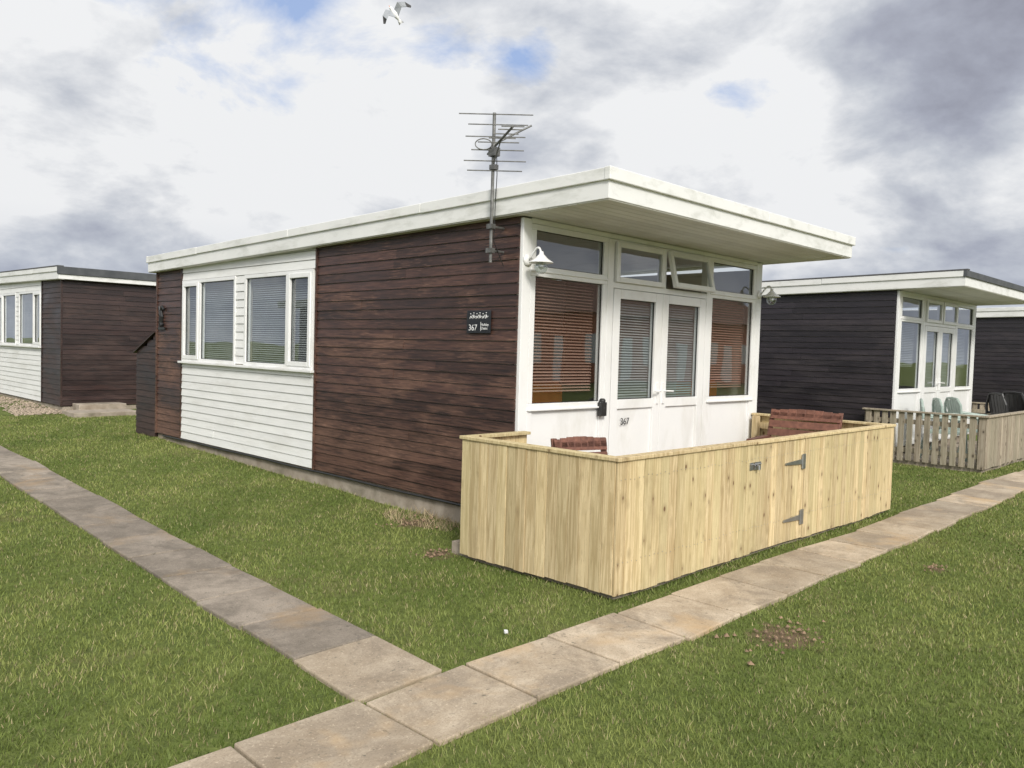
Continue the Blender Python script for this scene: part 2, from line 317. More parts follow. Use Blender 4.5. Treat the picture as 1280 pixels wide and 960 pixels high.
    def awning(x0,x1,z0,z1,open_):
        sw=.05; th=math.radians(open_)
        def rr(x,y,z):
            dz=z-z1; return (x, ya-.02+(y)*math.cos(th)+dz*math.sin(th), z1+dz*math.cos(th)-y*math.sin(th))
        def bx(b_,xa,xb,za,zb,y0=-.012,y1_=.03): b_.hexa([rr(xa,y0,za),rr(xb,y0,za),rr(xb,y1_,za),rr(xa,y1_,za),rr(xa,y0,zb),rr(xb,y0,zb),rr(xb,y1_,zb),rr(xa,y1_,zb)])
        bx(up,x0,x0+sw,z0,z1);bx(up,x1-sw,x1,z0,z1);bx(up,x0+sw,x1-sw,z0,z0+sw);bx(up,x0+sw,x1-sw,z1-sw,z1)
        gl.add([rr(x0+sw,.01,z0+sw),rr(x1-sw,.01,z0+sw),rr(x1-sw,.01,z1-sw),rr(x0+sw,.01,z1-sw)],[(0,1,2,3)])
    awning(1.245,2.03,2.262,2.64,0); awning(2.105,2.86,2.262,2.64,14 if main else 0)
    for x0,x1 in ((1.24,2.045),(2.05,2.86)):
        g0,g1=x0+.105,x1-.115
        yf=ya-.006
        up.box(x0,g0,yf,.03,.23,2.2); up.box(g1,x1,yf,.03,.23,2.2); up.box(g0,g1,yf,.03,2.11,2.2); up.box(g0,g1,yf,.03,1.055,1.145); up.box(g0,g1,yf,.03,.23,.36)
        up.box(g0,g1,-.014,.02,.36,1.055)
        gl.add([(g0,.0,1.14),(g1,.0,1.14),(g1,.0,2.12),(g0,.0,2.12)],[(0,1,2,3)])
        blinds(bl,'x',.05,g0-.02,g1+.02,1.15,2.12)
    up.box(1.2,2.9,-.09,.03,.195,.228)
    up.obj('window_and_door_frames','upvc',E,bevel=.004)
    for x0,x1,z0,z1 in ((.16,1.08,1.135,2.228),(3.0,3.90,1.135,2.228),(.16,1.08,2.31,2.618),(3.0,3.90,2.31,2.618),(1.343,1.932,1.143,2.112),(2.153,2.747,1.143,2.112)):
        for a,b2,c2,d2 in ((x0,x1,z0,z0+.008),(x0,x1,z1-.008,z1),(x0,x0+.008,z0+.008,z1-.008),(x1-.008,x1,z0+.008,z1-.008)): gk.box(a,b2,-.012,-.002,c2,d2)
    gk.obj('glazing_gaskets','black',E)
    gl.obj('glazing','glass',E)
    for x0,x1 in ((.16,1.08),(3.0,3.9)): blinds(blp if main else bl,'x',.09,x0,x1,1.23 if main else 1.5,2.24,.028,.011,.010)
    bl.obj('venetian_blinds','blind',E); blp.obj('window_blinds','blindtint',E)
    h=B(T)
    for xx,s_ in ((1.995,-1),(2.10,1)):
        h.box(xx-.014,xx+.014,-.052,-.036,1.09,1.30); h.tube([(xx,-.05,1.22),(xx,-.085,1.22),(xx+s_*.11,-.088,1.215)],.009,8)
    h.obj('door_handles','upvc',E,bevel=.003)
    rx0,rx1,ry0,ry1=-.126,4.323,-1.018,7.716
    def zt(y): return 2.964-.0163*(y-ry0)
    rf=B(T)
    def slab(b_,x0,x1,y0,y1_,off0,off1):
        b_.hexa([(x0,y0,zt(y0)+off0),(x1,y0,zt(y0)+off0),(x1,y1_,zt(y1_)+off0),(x0,y1_,zt(y1_)+off0),(x0,y0,zt(y0)+off1),(x1,y0,zt(y0)+off1),(x1,y1_,zt(y1_)+off1),(x0,y1_,zt(y1_)+off1)])
    slab(rf,rx0+.02,rx1-.02,ry0+.02,ry1-.02,-.228,-.088); rf.obj('roof_fascia','fascia',E,bevel=.004)
    lip=B(T)
    ys=[ry0,1.2,3.6,6.0,ry1]
    for a,c in zip(ys[:-1],ys[1:]):
        slab(lip,rx0,rx0+.06,a+.003,c-.003,-.092+random.uniform(-.003,.003),random.uniform(-.002,.003)); slab(lip,rx1-.06,rx1,a+.003,c-.003,-.09,0)
    lip.obj('roof_edge_trim','fascia',E,bevel=.006)
    lip=B(T); slab(lip,rx0-.004,2.3,ry0-.006,ry0+.05,-.094,.003); slab(lip,2.303,rx1+.004,ry0-.006,ry0+.05,-.092,.002)
    lip.obj('roof_front_trim','fascia_dark' if dark_roof else 'fascia',E,bevel=.006)
    lip=B(T); slab(lip,rx0-.002,rx1+.002,ry1-.05,ry1+.004,-.09 if not rear_dark else -.14,.006); lip.obj('roof_rear_trim','fascia_dark' if rear_dark else 'fascia',E,bevel=.006)
    ft=B(T); slab(ft,rx0+.05,rx1-.05,ry0+.045,ry1-.045,-.095,-.01 if not dark_roof else .012)
    if dark_roof or rear_dark: slab(ft,rx0-.006,rx0+.1,ry0-.01,ry1+.006,.004,.022)
    ft.obj('roof_felt','felt',E)
    so=B(T); y=ry0+.03
    while y<-.05: slab(so,rx0+.03,rx1-.03,y,min(y+.094,-.035),-.236,-.2285); y+=.1
    slab(so,rx0+.03,-.001,-.03,ry1-.03,-.236,-.2285); slab(so,W+.001,rx1-.03,-.03,ry1-.03,-.236,-.2285)
    so.obj('soffit_boards','soffit',E)
    return E
main=chalet(lambda x,y,z:(x,y,z),'brown',main=True)
chalet(lambda x,y,z:(x+8.56,y,z),'dark',dark_roof=True)
chalet(lambda x,y,z:(x+17.3,y,z),'dark',dark_roof=False)
chalet(lambda x,y,z:(x,19.66-y,z+.08),'dark_rb',y1=6.33,rear_dark=True)
chalet(lambda x,y,z:(x-13.5,y,z),'dark',dark_roof=False)  # this chalet and the next are out of view, added for side-window reflections
chalet(lambda x,y,z:(x-13.5,19.66-y,z+.08),'dark_rb',y1=6.33,rear_dark=True)

b_=B(); b_.box(-.036,-.022,.31,.61,1.73,1.93); b_.obj('name_plaque','sign',main,bevel=.003)
text('367',(-.0375,.585,1.755),.075,'-x','digit',main); text('Holiday\nChalet',(-.0375,.425,1.795),.032,'-x','digit',main)
r=B()
for k in range(6):
    yy=.57-k*.04; r.tube([(-.038,yy,1.86),(-.038,yy-.012,1.88+.012*(k%2)),(-.038,yy-.02,1.865),(-.038,yy-.035,1.89-.01*(k%2))],.0035,6)
    r.lathe((-.038,yy-.012,1.9+.008*(k%2)),[(.0001,-.006),(.006,0),(.0001,.006)],8)
r.obj('plaque_logo','digit',main)
b_=B(); b_.box(-.038,-.034,.425,.428,1.75,1.83); b_.obj('plaque_rule','digit',main)
text('367',(1.40,-.0375,.90),.095,'-y','black',main)
b_=B(); b_.box(1.045,1.125,-.085,-.035,1.0,1.13); b_.box(1.06,1.11,-.09,-.08,1.02,1.08); b_.lathe((1.085,-.06,1.14),[(.03,-.01),(.03,.01),(.018,.025),(.0001,.025)],12); b_.obj('key_safe','black',main,bevel=.008)
b_=B(); b_.tube([(-.02,.3+i*.5,.175+.004*math.sin(i*1.7)) for i in range(15)],.012,8); b_.obj('cable_conduit','black',main,smooth=True)
b_=B()
b_.tube([(-.035,7.30,1.80),(-.035,7.36,1.84),(-.035,7.33,1.93),(-.035,7.38,2.02),(-.035,7.33,2.08),(-.035,7.27,2.03)],.028,8,.018); b_.tube([(-.035,7.42,1.78),(-.035,7.40,1.95),(-.035,7.44,2.08)],.018,6); b_.box(-.04,-.025,7.24,7.47,1.74,1.775)
b_.obj('wall_ornament','black',main)
st=empty('rear_store'); b_=B()
z=.12
while z<1.62:
    t=min(z+.094,1.70); yl=8.36 if t<1.40 else 8.36-(t-1.40)/.3*.7
    b_.hexa([(-.02,7.62,z),(.02,7.62,z),(.02,8.36 if z<1.4 else yl,z),(-.02,8.36 if z<1.4 else yl,z),(-.01,7.62,t),(.02,7.62,t),(.02,yl,t),(-.01,yl,t)]); z+=.098
b_.box(.02,1.3,7.62,8.34,.12,1.38); b_.obj('store_cladding','dark_rb',st)
b_=B(); b_.hexa([(-.05,7.6,1.69),(1.35,7.6,1.69),(1.35,8.42,1.37),(-.05,8.42,1.37),(-.05,7.6,1.71),(1.35,7.6,1.71),(1.35,8.42,1.39),(-.05,8.42,1.39)]); b_.obj('store_roof','darkx',st)
ch=empty('armchair'); b_=B()
b_.box(.25,.95,.45,1.1,.5,.68); b_.box(.25,.95,.30,.45,.6,1.30); b_.box(.16,.25,.45,1.1,.45,.9); b_.box(.951,1.04,.45,1.1,.45,.9)
b_.box(3.05,3.75,.45,1.1,.5,.68); b_.box(3.05,3.75,.30,.45,.6,1.30)
b_.obj('upholstery','orange',ch,bevel=.04)
b_=B()
for x in (.25,.9,3.1,3.7):
    for y in (.5,1.05): b_.box(x,x+.04,y,y+.04,.215,.5)
b_.obj('legs','redwood',ch)

# ------------------------------------------------------------ wall lamps
def wall_lamp(x,y,z):
    E=empty('wall_lamp'); b_=B(); R=Matrix.Rotation(math.radians(90),3,'X')
    b_.lathe((x,y,z),[(.0001,.0),(.05,.0),(.05,.012),(.03,.02),(.0001,.022)],20,R)
    pts=[(x,y-.02-.14*t-.06*math.sin(t*math.pi)*.4, z+.085*math.sin(t*math.pi*.95)+ .02*t) for t in [i/10 for i in range(11)]]
    b_.tube(pts,.009,10); hx,hy,hz=pts[-1]; hz-=.005
    b_.lathe((hx,hy,hz),[(.0001,.035),(.016,.033),(.02,.01),(.035,-.005),(.06,-.03),(.100,-.056),(.102,-.062),(.094,-.058),(.055,-.038),(.018,-.01)],24)
    b_.obj('shade_and_arm','upvc',E,smooth=True)
    g=B(); g.lathe((hx,hy,hz-.085),[(.038,.03),(.054,.01),(.056,-.02),(.042,-.052),(.018,-.066),(.0001,-.068)],20); g.obj('glass_globe','glass',E,smooth=True)
    k=B(); k.lathe((hx,hy,hz-.085),[(.0001,.04),(.02,.04),(.026,.01),(.022,-.018),(.0001,-.034)],14); k.obj('bulb','digit',E,smooth=True)
wall_lamp(.05,-.032,2.35); wall_lamp(4.03,-.032,2.33)

# ------------------------------------------------------------ tv aerial
ae=empty('tv_aerial'); b_=B(); ax,ay=-.165,.19
b_.tube([(ax,ay,2.32),(ax,ay,3.56)],.0145,10)
b_.tube([(ax,ay,2.62),(0,ay,2.62)],.01,6); b_.tube([(ax,ay,2.42),(0,ay,2.42)],.01,6); b_.box(ax-.03,ax+.02,ay-.03,ay+.03,2.60,2.64); b_.box(ax-.03,ax+.02,ay-.03,ay+.03,2.40,2.44)
e=Vector((.69,-.72,0))
def el(c,l,r=.005): c=Vector(c); b_.tube([tuple(c-e*l/2),tuple(c+e*l/2)],r,6)
O=Vector((ax,ay,0))
for z,l,s_ in ((3.545,.62,.0),(3.46,.5,.02),(3.36,.5,0),(3.25,.44,.02),(3.16,.52,0),(3.08,.46,0)): el(O+e*s_+Vector((0,-.02,z)),l)
bd=Vector((-.32,-.62,.06)); base=O+Vector((.02,.02,3.28))
b_.tube([tuple(base-bd*.25),tuple(base+bd*.75)],.010,8)
for t,l in ((.2,.34),(.35,.22),(.5,.2),(.65,.19),(.75,.18)): el(base+bd*t,l,.005)
b_.tube([tuple(O+Vector((0,0,3.12))),tuple(base+bd*.3)],.006,6)
b_.tube([tuple(O+e*.30+Vector((0,-.02,3.46))),tuple(O+Vector((0,0,3.30)))],.008,6)
lp=[tuple(base+bd*.08+e*(.07*math.cos(a)-.1)+Vector((0,0,.045*math.sin(a)+.01))) for a in [i*2*math.pi/16 for i in range(17)]]
b_.tube(lp,.005,6)
b_.box(ax-.03,ax+.03,ay-.05,ay+.03,3.20,3.27); b_.box(ax-.025,ax+.025,ay-.04,ay+.02,3.09,3.13); b_.obj('mast_and_elements','alu',ae)
c_=B(); c_.tube([(ax+.01,ay-.03,3.22),(ax+.025,ay-.025,3.05),(ax+.02,ay-.02,2.8),(ax+.022,ay-.01,2.5),(-.03,ay-.02,2.30)],.004,6); c_.obj('coax_cable','black',ae)

# ------------------------------------------------------------ pine fence
fe=empty('timber_fence'); bo=B(); cap=B(); rl=B()
fx0,fx1,fy,fyb,zf=-.734,4.02,-1.6457,-.15,.925
def vboards(b_,p0,p1,nrm,pitch=.1,th=.016,zt=.9,zb=.025,gap=.003,jit=.004):
    p0=Vector(p0);p1=Vector(p1);d=p1-p0;n=max(1,round(d.length/pitch)); d/=n; u=d.normalized(); nv=Vector(nrm)
    for i in range(n):
        a=p0+d*i+u*gap/2; c=p0+d*(i+1)-u*gap/2; o_=random.uniform(-.0025,.0025); z0=zb+random.uniform(-jit,jit)+float(gz(a.x,a.y)); z1=zt+random.uniform(-jit,jit)*.5
        a2=a+nv*(o_); c2=c+nv*(o_+random.uniform(-.0015,.0015)); a3=a-nv*th; c3=c-nv*th
        b_.hexa([(a2.x,a2.y,z0),(c2.x,c2.y,z0),(c3.x,c3.y,z0),(a3.x,a3.y,z0),(a2.x,a2.y,z1),(c2.x,c2.y,z1),(c3.x,c3.y,z1),(a3.x,a3.y,z1)])
vboards(bo,(fx0,fy),(1.02,fy),(0,-1)); vboards(bo,(1.03,fy+.003),(1.93,fy+.003),(0,-1)); vboards(bo,(1.94,fy),(fx1,fy),(0,-1))
vboards(bo,(fx0,fyb),(fx0,fy+.018),(-1,0)); vboards(bo,(fx1,fy+.018),(fx1,-.04),(1,0))
vboards(bo,(fx0+.02,fyb),(-.03,fyb),(0,1)); bo.obj('boards','pine',fe,bevel=.002)
cap.box(fx0-.012,1.02,fy-.015,fy+.075,.902,.926); cap.box(1.028,1.934,fy-.013,fy+.075,.900,.924); cap.box(1.942,fx1+.012,fy-.015,fy+.075,.902,.926)
cap.box(fx0-.012,fx0+.075,fy+.078,fyb-.06,.901,.925); cap.box(fx1-.075,fx1+.012,fy+.078,-.04,.901,.925); cap.box(fx0-.012,-.03,fyb-.058,fyb+.02,.902,.926)
cap.obj('capping_rail','pine',fe,bevel=.003)
for z in (.2,.75):
    rl.box(fx0+.02,fx1-.02,fy+.018,fy+.058,z,z+.07); rl.box(fx0+.018,fx0+.058,fy+.06,fyb-.06,z,z+.07); rl.box(fx1-.058,fx1-.018,fy+.06,-.05,z,z+.07); rl.box(fx0+.06,-.03,fyb-.056,fyb-.018,z,z+.07)
for x,y in ((fx0+.06,fy+.06),(.97,fy+.06),(1.95,fy+.06),(fx1-.13,fy+.06),(fx0+.06,fyb-.13),(fx1-.13,-.15)): rl.box(x,x+.07,y,y+.07,.0,.898)
rl.obj('posts_and_rails','pine',fe,bevel=.002)
b_=B()
for z in (.70,.215):
    b_.hexa([(1.56,fy-.010,z-.008),(1.86,fy-.010,z-.022),(1.86,fy-.003,z-.022),(1.56,fy-.003,z-.008),(1.56,fy-.010,z+.008),(1.86,fy-.010,z+.022),(1.86,fy-.003,z+.022),(1.56,fy-.003,z+.008)])
    b_.box(1.88,1.93,fy-.011,fy-.003,z-.065,z+.065); b_.tube([(1.872,fy-.010,z-.06),(1.872,fy-.010,z+.06)],.009,8)
b_.box(1.03,1.13,fy-.009,fy-.003,.70,.76); b_.box(.955,1.01,fy-.009,fy-.003,.70,.76); b_.tube([(1.06,fy-.012,.73),(1.06,fy-.03,.73),(1.06,fy-.03,.70)],.012,8); b_.tube([(.96,fy-.014,.745),(1.12,fy-.014,.745)],.006,8)
b_.obj('hinges_and_latch','metal',fe)
b_=B(); y_=fy-.0035; ry=Matrix.Rotation(math.radians(90),3,'X')
x=fx0+.03
while x<fx1-.03:
    for z in (.235,.785):
        for o_ in (0,.045): b_.lathe((x+o_+random.uniform(-.004,.004),y_,z+random.uniform(-.01,.01)),[(.0001,.0015),(.0035,.001),(.0035,0)],6,ry)
    x+=.1
b_.obj('nail_heads','metal',fe)
pa=B(); pa.box(-.68,3.97,-1.60,-.0,-.05,.075); pa.obj('patio','concrete')

# ------------------------------------------------------------ garden seats
def garden_chair(loc,rot,w,topz,mat='redwood',lean=.22,name='garden_chair'):
    E=empty(name); R=Matrix.Rotation(rot,3,'Z')
    def T(x,y,z):
        v=R@Vector((x,y,0)); return (loc[0]+v.x,loc[1]+v.y,loc[2]+z)
    b_=B(T); h=w/2
    for i in range(5): b_.box(-h,h,-.25+i*.098,-.25+i*.098+.085,.40,.422)
    def bk(x0,x1,z0,z1,t0=0):
        f=lambda z:.24+(z-.42)*lean+t0
        b_.hexa([(x0,f(z0),z0),(x1,f(z0),z0),(x1,f(z0)+.022,z0),(x0,f(z0)+.022,z0),(x0,f(z1),z1),(x1,f(z1),z1),(x1,f(z1)+.022,z1),(x0,f(z1)+.022,z1)])
    z=.46
    while z<topz-.1: bk(-h+.01,h-.01,z,z+.075); z+=.092
    for i in range(8):
        x0=-h+.01+(w-.02)*i/8; x1=x0+(w-.02)/8; bk(x0,x1,topz-.09,topz-.03+.025*math.sin(math.pi*(i+.5)/8))
    for sx in (-h,h-.05):
        b_.box(sx,sx+.05,-.27,-.22,0,.62); bk(sx,sx+.05,0.,topz-.02,.024); b_.box(sx-.01,sx+.06,-.30,.30,.62,.645); b_.box(sx+.01,sx+.04,-.22,.24,.34,.40)
    b_.obj('frame_and_slats',mat,E,bevel=.004); return E
garden_chair((-.02,-.95,.075),math.radians(-20),.50,.85)
garden_chair((3.35,-.85,.075),math.radians(-80),.78,.95,name='garden_bench',lean=.45)

# ------------------------------------------------------------ neighbour picket fence & chairs
pf=empty('picket_fence'); b_=B(); r_=B(); nx0,nx1,ny=8.31,12.75,-1.42
def pickets(p0,p1,nrm,pitch,gap,zt): vboards(b_,p0,p1,nrm,pitch,.018,zt,.05,gap,.012)
pickets((nx0,.33),(nx0,ny),(-1,0),.125,.04,.80); pickets((nx0,ny),(nx1,ny),(0,-1),.112,.012,.80); pickets((nx1,ny),(nx1,.0),(1,0),.125,.045,.8)
pickets((nx0,.33),(8.53,.33),(0,1),.1,.02,.8)
b_.obj('pickets','grey_timber',pf,bevel=.003)
r_.box(nx0-.03,nx0+.06,ny-.03,.36,.80,.825); r_.box(nx0+.061,nx1+.02,ny-.03,ny+.06,.80,.825); r_.box(nx1-.04,nx1+.03,ny+.061,.0,.80,.824)
for z in (.18,.62): r_.box(nx0+.02,nx0+.06,ny+.05,.3,z,z+.07); r_.box(nx0+.02,nx1-.02,ny+.02,ny+.055,z,z+.07); r_.box(nx1-.06,nx1-.02,ny+.06,0,z,z+.07)
for x in (nx0+.06,9.6,11,nx1-.14): r_.box(x,x+.075,ny+.06,ny+.135,0,.8)
r_.box(nx0+.06,nx0+.13,.2,.28,0,.8)
r_.obj('rails_and_posts','grey_timber',pf,bevel=.003)
pa=B(); pa.box(nx0+.05,nx1-.05,ny+.05,-.0,-.05,.07); pa.obj('patio','concrete')
def plastic_chair(loc,rot,mat,name='plastic_chair',top=.9):
    E=empty(name); R=Matrix.Rotation(rot,3,'Z')
    def T(x,y,z):
        v=R@Vector((x,y,0)); return (loc[0]+v.x,loc[1]+v.y,loc[2]+z)
    b_=B(T); b_.box(-.24,.24,-.24,.24,.40,.43)
    for i in range(6):
        x=-.225+i*.076; zt_=top-.04*abs(i-2.5)/2.5
        b_.hexa([(x,.22,.43),(x+.066,.22,.43),(x+.066,.245,.43),(x,.245,.43),(x,.34,zt_),(x+.066,.34,zt_),(x+.066,.36,zt_),(x,.36,zt_)])
    b_.tube([(-.26,.33,.62),(-.25,.345,.80),(-.16,.36,top),(0,.365,top+.01),(.16,.36,top),(.25,.345,.80),(.26,.33,.62)],.022,8)
    for s in (-1,1):
        b_.tube([(s*.26,-.26,.62),(s*.27,0,.65),(s*.26,.33,.64)],.022,8); b_.tube([(s*.27,-.29,0),(s*.26,-.25,.62)],.022,8); b_.tube([(s*.27,.36,0),(s*.24,.24,.42)],.022,8)
    b_.obj('moulded_shell',mat,E); return E
for i,x in enumerate((9.05,9.75,10.45)): plastic_chair((x,-.65,.07),math.radians(20+12*i),'greenplastic',top=.90)
plastic_chair((11.6,-1.0,.07),math.radians(50),'black','folding_chair',.98); plastic_chair((12.1,-1.05,.07),math.radians(70),'black','folding_chair',1.0)

# ------------------------------------------------------------ left neighbour bits
b_=B(); b_.box(-.15,1.0,10.9,11.6,.1,.235); b_.box(.15,1.0,11.6,12.0,.1,.33); b_.obj('concrete_step','concrete',bevel=.01)
gv=[];gf=[]
for _ in range(2600):
    x=random.uniform(-.75,-.05) if random.random()<.75 else random.uniform(-.6,.9); y=random.uniform(11.9,20) if x<-.05 else random.uniform(11.75,12.05)
    if random.random()<.2: y=random.uniform(11.5,12.6); x=random.uniform(-.9,-.05)
    s=random.uniform(.012,.032); z=float(gz(x,y)); n0=len(gv)
    for dx,dy,dz in ((1,0,0),(0,1,0),(-1,0,0),(0,-1,0),(0,0,.8),(0,0,-.5)): gv.append((x+dx*s*random.uniform(.7,1.2),y+dy*s*random.uniform(.7,1.2),z+dz*s))
    gf+=[(n0+a,n0+b2,n0+4) for a,b2 in ((0,1),(1,2),(2,3),(3,0))]
M['gravel']=gen_mat('gravel_stone',(.24,.19,.14),(.38,.31,.24),s=20,rough=.9,isl=.4)
me=bpy.data.meshes.new('gravel'); me.from_pydata(gv,[],gf); me.materials.append(M['gravel']); COL.objects.link(bpy.data.objects.new('gravel',me))
cv=[];cf=[]
def clod(x,y,s):
    z=float(gz(x,y))+.004; n0=len(cv)
    for dx,dy,dz in ((1,0,0),(0,1,0),(-1,0,0),(0,-1,0),(0,0,.8),(0,0,-.5)): cv.append((x+dx*s*random.uniform(.6,1.3),y+dy*s*random.uniform(.6,1.3),z+dz*s))
    cf.extend([(n0+a,n0+b2,n0+4) for a,b2 in ((0,1),(1,2),(2,3),(3,0))])
for px,py,pr in PATCH:
    for _ in range(int(260*pr)): clod(px+random.gauss(0,pr*.7),py+random.gauss(0,pr*.4),random.uniform(.005,.018))
for _ in range(90): clod(random.uniform(-6,6),random.choice([random.gauss(-1.78,.05),random.gauss(-2.34,.08),random.uniform(-2.3,-1.8)]),random.uniform(.002,.007))
for x,y in ((-.78,-2.42),(-.72,-2.45),(-1.0,-2.75)): clod(x,y,.022)
M['clod']=gen_mat('earth_clod',(.15,.10,.065),(.28,.19,.12),s=20,rough=.95,isl=.3)
me=bpy.data.meshes.new('earth_clods'); me.from_pydata(cv,[],cf); me.materials.append(M['clod']); COL.objects.link(bpy.data.objects.new('earth_clods',me))
b_=B(); b_.hexa([(-1.705,-1.635,.012),(-1.685,-1.645,.015),(-1.675,-1.62,.012),(-1.695,-1.615,.015),(-1.71,-1.64,.03),(-1.69,-1.645,.038),(-1.68,-1.625,.028),(-1.70,-1.62,.036)]); b_.obj('feather','litter',bevel=.004)

# ------------------------------------------------------------ grass blades
def in_path(x,y,pad=.0):
    a=(y>-2.32+pad+np.clip((x-2)*.02,0,.12))&(y<-1.80-pad+np.clip((x-2)*.02,0,.1))
    pc=-2.53+.03*np.clip(y+1.8,0,8); b2=(np.abs(x-pc)<.25-pad)&(y>-1.85); return a|b2
NB=520000; camx,camy=-4.856,-4.766
r=1.4+15.5*rng.random(NB)**1.05; th=np.radians(45.2+ (rng.random(NB)-.5)*92)
x=camx+r*np.sin(th); y=camy+r*np.cos(th)
ej=.010+.035*rng.random(NB)**2+.022*np.maximum(0,np.sin(x*9+y*7)*np.sin(x*3.1-y*4.3))
keep=~in_path(x,y,ej)
jx=np.abs(((x+2.16)/.612+50)%1-.0); jx=np.minimum(jx,1-jx)*.612
joint=(y>-2.3)&(y<-1.82)&(jx<.012)&(np.sin(x*5.+2)>.1)&(rng.random(NB)<.8); keep|=joint
keep&=~((x>.0)&(x<W)&(y>-.1)&(y<L)); keep&=~((x>-.70)&(x<4.0)&(y>-1.62)&(y<-.17)); keep&=~((x>0)&(x<1.3)&(y>7.5)&(y<8.4))
keep&=~((x>8.35)&(x<12.7)&(y>-1.38)&(y<7.6)); keep&=~((x>-.15)&(x<4)&(y>10.9))
for px,py,pr in PATCH:
    dd=np.hypot((x-px),(y-py)*1.3)/pr; keep&=~((dd<1.1)&(rng.random(NB)<.85*(1.1-dd*.7)))
x=x[keep];y=y[keep];r=r[keep];n=len(x); joint=joint[keep]
def fb(x,y,s,ph):
    return (np.sin(x*s+ph+1.7*np.sin(y*s*.7+ph))+np.sin(y*s*1.3+ph*2+1.3*np.sin(x*s*.9))+.6*np.sin(x*s*2.7-y*s*2.1+ph))/2.6
big=fb(x,y,1.6,.4); mid=fb(x,y,5.2,2.); sml=fb(x,y,17.,1.)
hgt=(.007+.010*rng.random(n)+.008*rng.random(n)**4)*(1+.2*mid+.25*sml); wdt=(.0009+.0008*rng.random(n))*(1+r/4.5)
edge=in_path(x,y,-.05); hgt=np.where(edge,hgt*.9,hgt); hgt=np.where(joint,hgt*.7,hgt)
nearwall=((x<.02)&(x>-.08)&(y>0)&(y<8)); hgt=np.where(nearwall,hgt*1.6,hgt)
nf=((x>-.82)&(x<4.1)&(y<-1.63)&(y>-1.72)); hgt=np.where(nf,hgt*1.6,hgt)
straw=(np.hypot(x+.2,(y-1.0)*.45)<.22)&(rng.random(n)<.75); hgt=np.where(straw,hgt*2.8,hgt)
an=rng.random(n)*2*np.pi; la=rng.random(n)*2*np.pi; ln=hgt*(.3+1.1*rng.random(n)); z=gz(x,y)-.012
V=np.empty((n,3,3)); dx=np.cos(an)*wdt;dy=np.sin(an)*wdt
V[:,0]=np.stack([x-dx,y-dy,z],1);V[:,1]=np.stack([x+dx,y+dy,z],1);V[:,2]=np.stack([x+np.cos(la)*ln,y+np.sin(la)*ln,z+hgt+.010],1)
me=bpy.data.meshes.new('grass'); me.vertices.add(n*3); me.vertices.foreach_set('co',V.ravel()); me.loops.add(n*3); me.loops.foreach_set('vertex_index',np.arange(n*3,dtype=np.int32))
me.polygons.add(n); me.polygons.foreach_set('loop_start',np.arange(0,n*3,3,dtype=np.int32)); me.polygons.foreach_set('loop_total',np.full(n,3,dtype=np.int32)); me.update(calc_edges=True)
t=np.clip(.5+.34*big+.30*mid+.12*sml+.25*(rng.random(n)-.5),0,1)[:,None]
c0=np.array([.115,.168,.032]);c1=np.array([.30,.335,.098]); colr=c0*(1-t)+c1*t
dry=(rng.random(n)<.08+.10*(mid>.4)); colr[dry]=np.array([.43,.37,.20])*(.7+.5*rng.random(dry.sum()))[:,None]
colr[straw]=np.array([.50,.40,.24])*(.6+.6*rng.random(straw.sum()))[:,None]
colr*=(.78+.44*rng.random(n))[:,None]
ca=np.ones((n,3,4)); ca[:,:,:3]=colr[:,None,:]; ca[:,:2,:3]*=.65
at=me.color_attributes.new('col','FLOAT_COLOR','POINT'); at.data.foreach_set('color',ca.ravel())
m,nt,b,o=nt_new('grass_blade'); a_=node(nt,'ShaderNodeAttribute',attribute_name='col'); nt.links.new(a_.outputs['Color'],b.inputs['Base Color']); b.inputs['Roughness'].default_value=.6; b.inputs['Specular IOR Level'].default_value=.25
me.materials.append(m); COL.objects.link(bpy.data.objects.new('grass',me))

# ------------------------------------------------------------ seagull
gu=empty('seagull',(8.6,13.5,10.62))
hd=Vector((-.45,.35,.75)).normalized(); spn=Vector((.70,-.45,.55)); spn=(spn-hd*spn.dot(hd)).normalized(); bk_=spn.cross(hd)
def T(x,y,z): v=(spn*x+hd*y+bk_*z)*.86; return (v.x,v.y,v.z)
M['gullw']=gen_mat('gull_white',(.75,.75,.75),(.82,.82,.82),s=9,rough=.8,bmp=0); M['gullg']=gen_mat('gull_grey',(.28,.30,.33),(.40,.42,.45),s=9,rough=.8,bmp=0)
b_=B(T); AX=Matrix.Rotation(math.radians(-90),3,'X')
b_.lathe((0,0,0),[(.0001,-.27),(.03,-.22),(.06,-.13),(.085,-.02),(.08,.07),(.058,.14),(.046,.17),(.052,.20),(.048,.235),(.024,.265),(.0001,.27)],16,AX)
b_.add([(-.03,-.16,.0),(.03,-.16,0),(.09,-.36,-.005),(0,-.34,-.005),(-.09,-.36,-.005),(0,-.18,.02)],[(0,1,2,3,4),(0,5,1),(1,5,2),(4,5,0),(2,5,3),(3,5,4)])
b_.obj('body','gullw',gu,smooth=True)
w=B(T); tip=B(T)
for s in (-1,1):
    P=[(s*.04,.11,.03),(s*.22,.20,.20),(s*.25,.0,.19),(s*.04,-.13,.03)]; Q=[(s*.22,.20,.20),(s*.42,.08,.22),(s*.38,-.08,.215),(s*.25,.0,.19)]
    for P_ in (P,Q): w.hexa([(p[0],p[1],p[2]-.006) for p in P_]+[(p[0],p[1],p[2]+.012) for p in P_])
    Pt=[(s*.42,.08,.22),(s*.54,-.12,.18),(s*.49,-.16,.178),(s*.38,-.08,.215)]
    tip.hexa([(p[0],p[1],p[2]-.004) for p in Pt]+[(p[0],p[1],p[2]+.008) for p in Pt])
w.obj('wings','gullg',gu); tip.obj('wing_tips','black',gu)
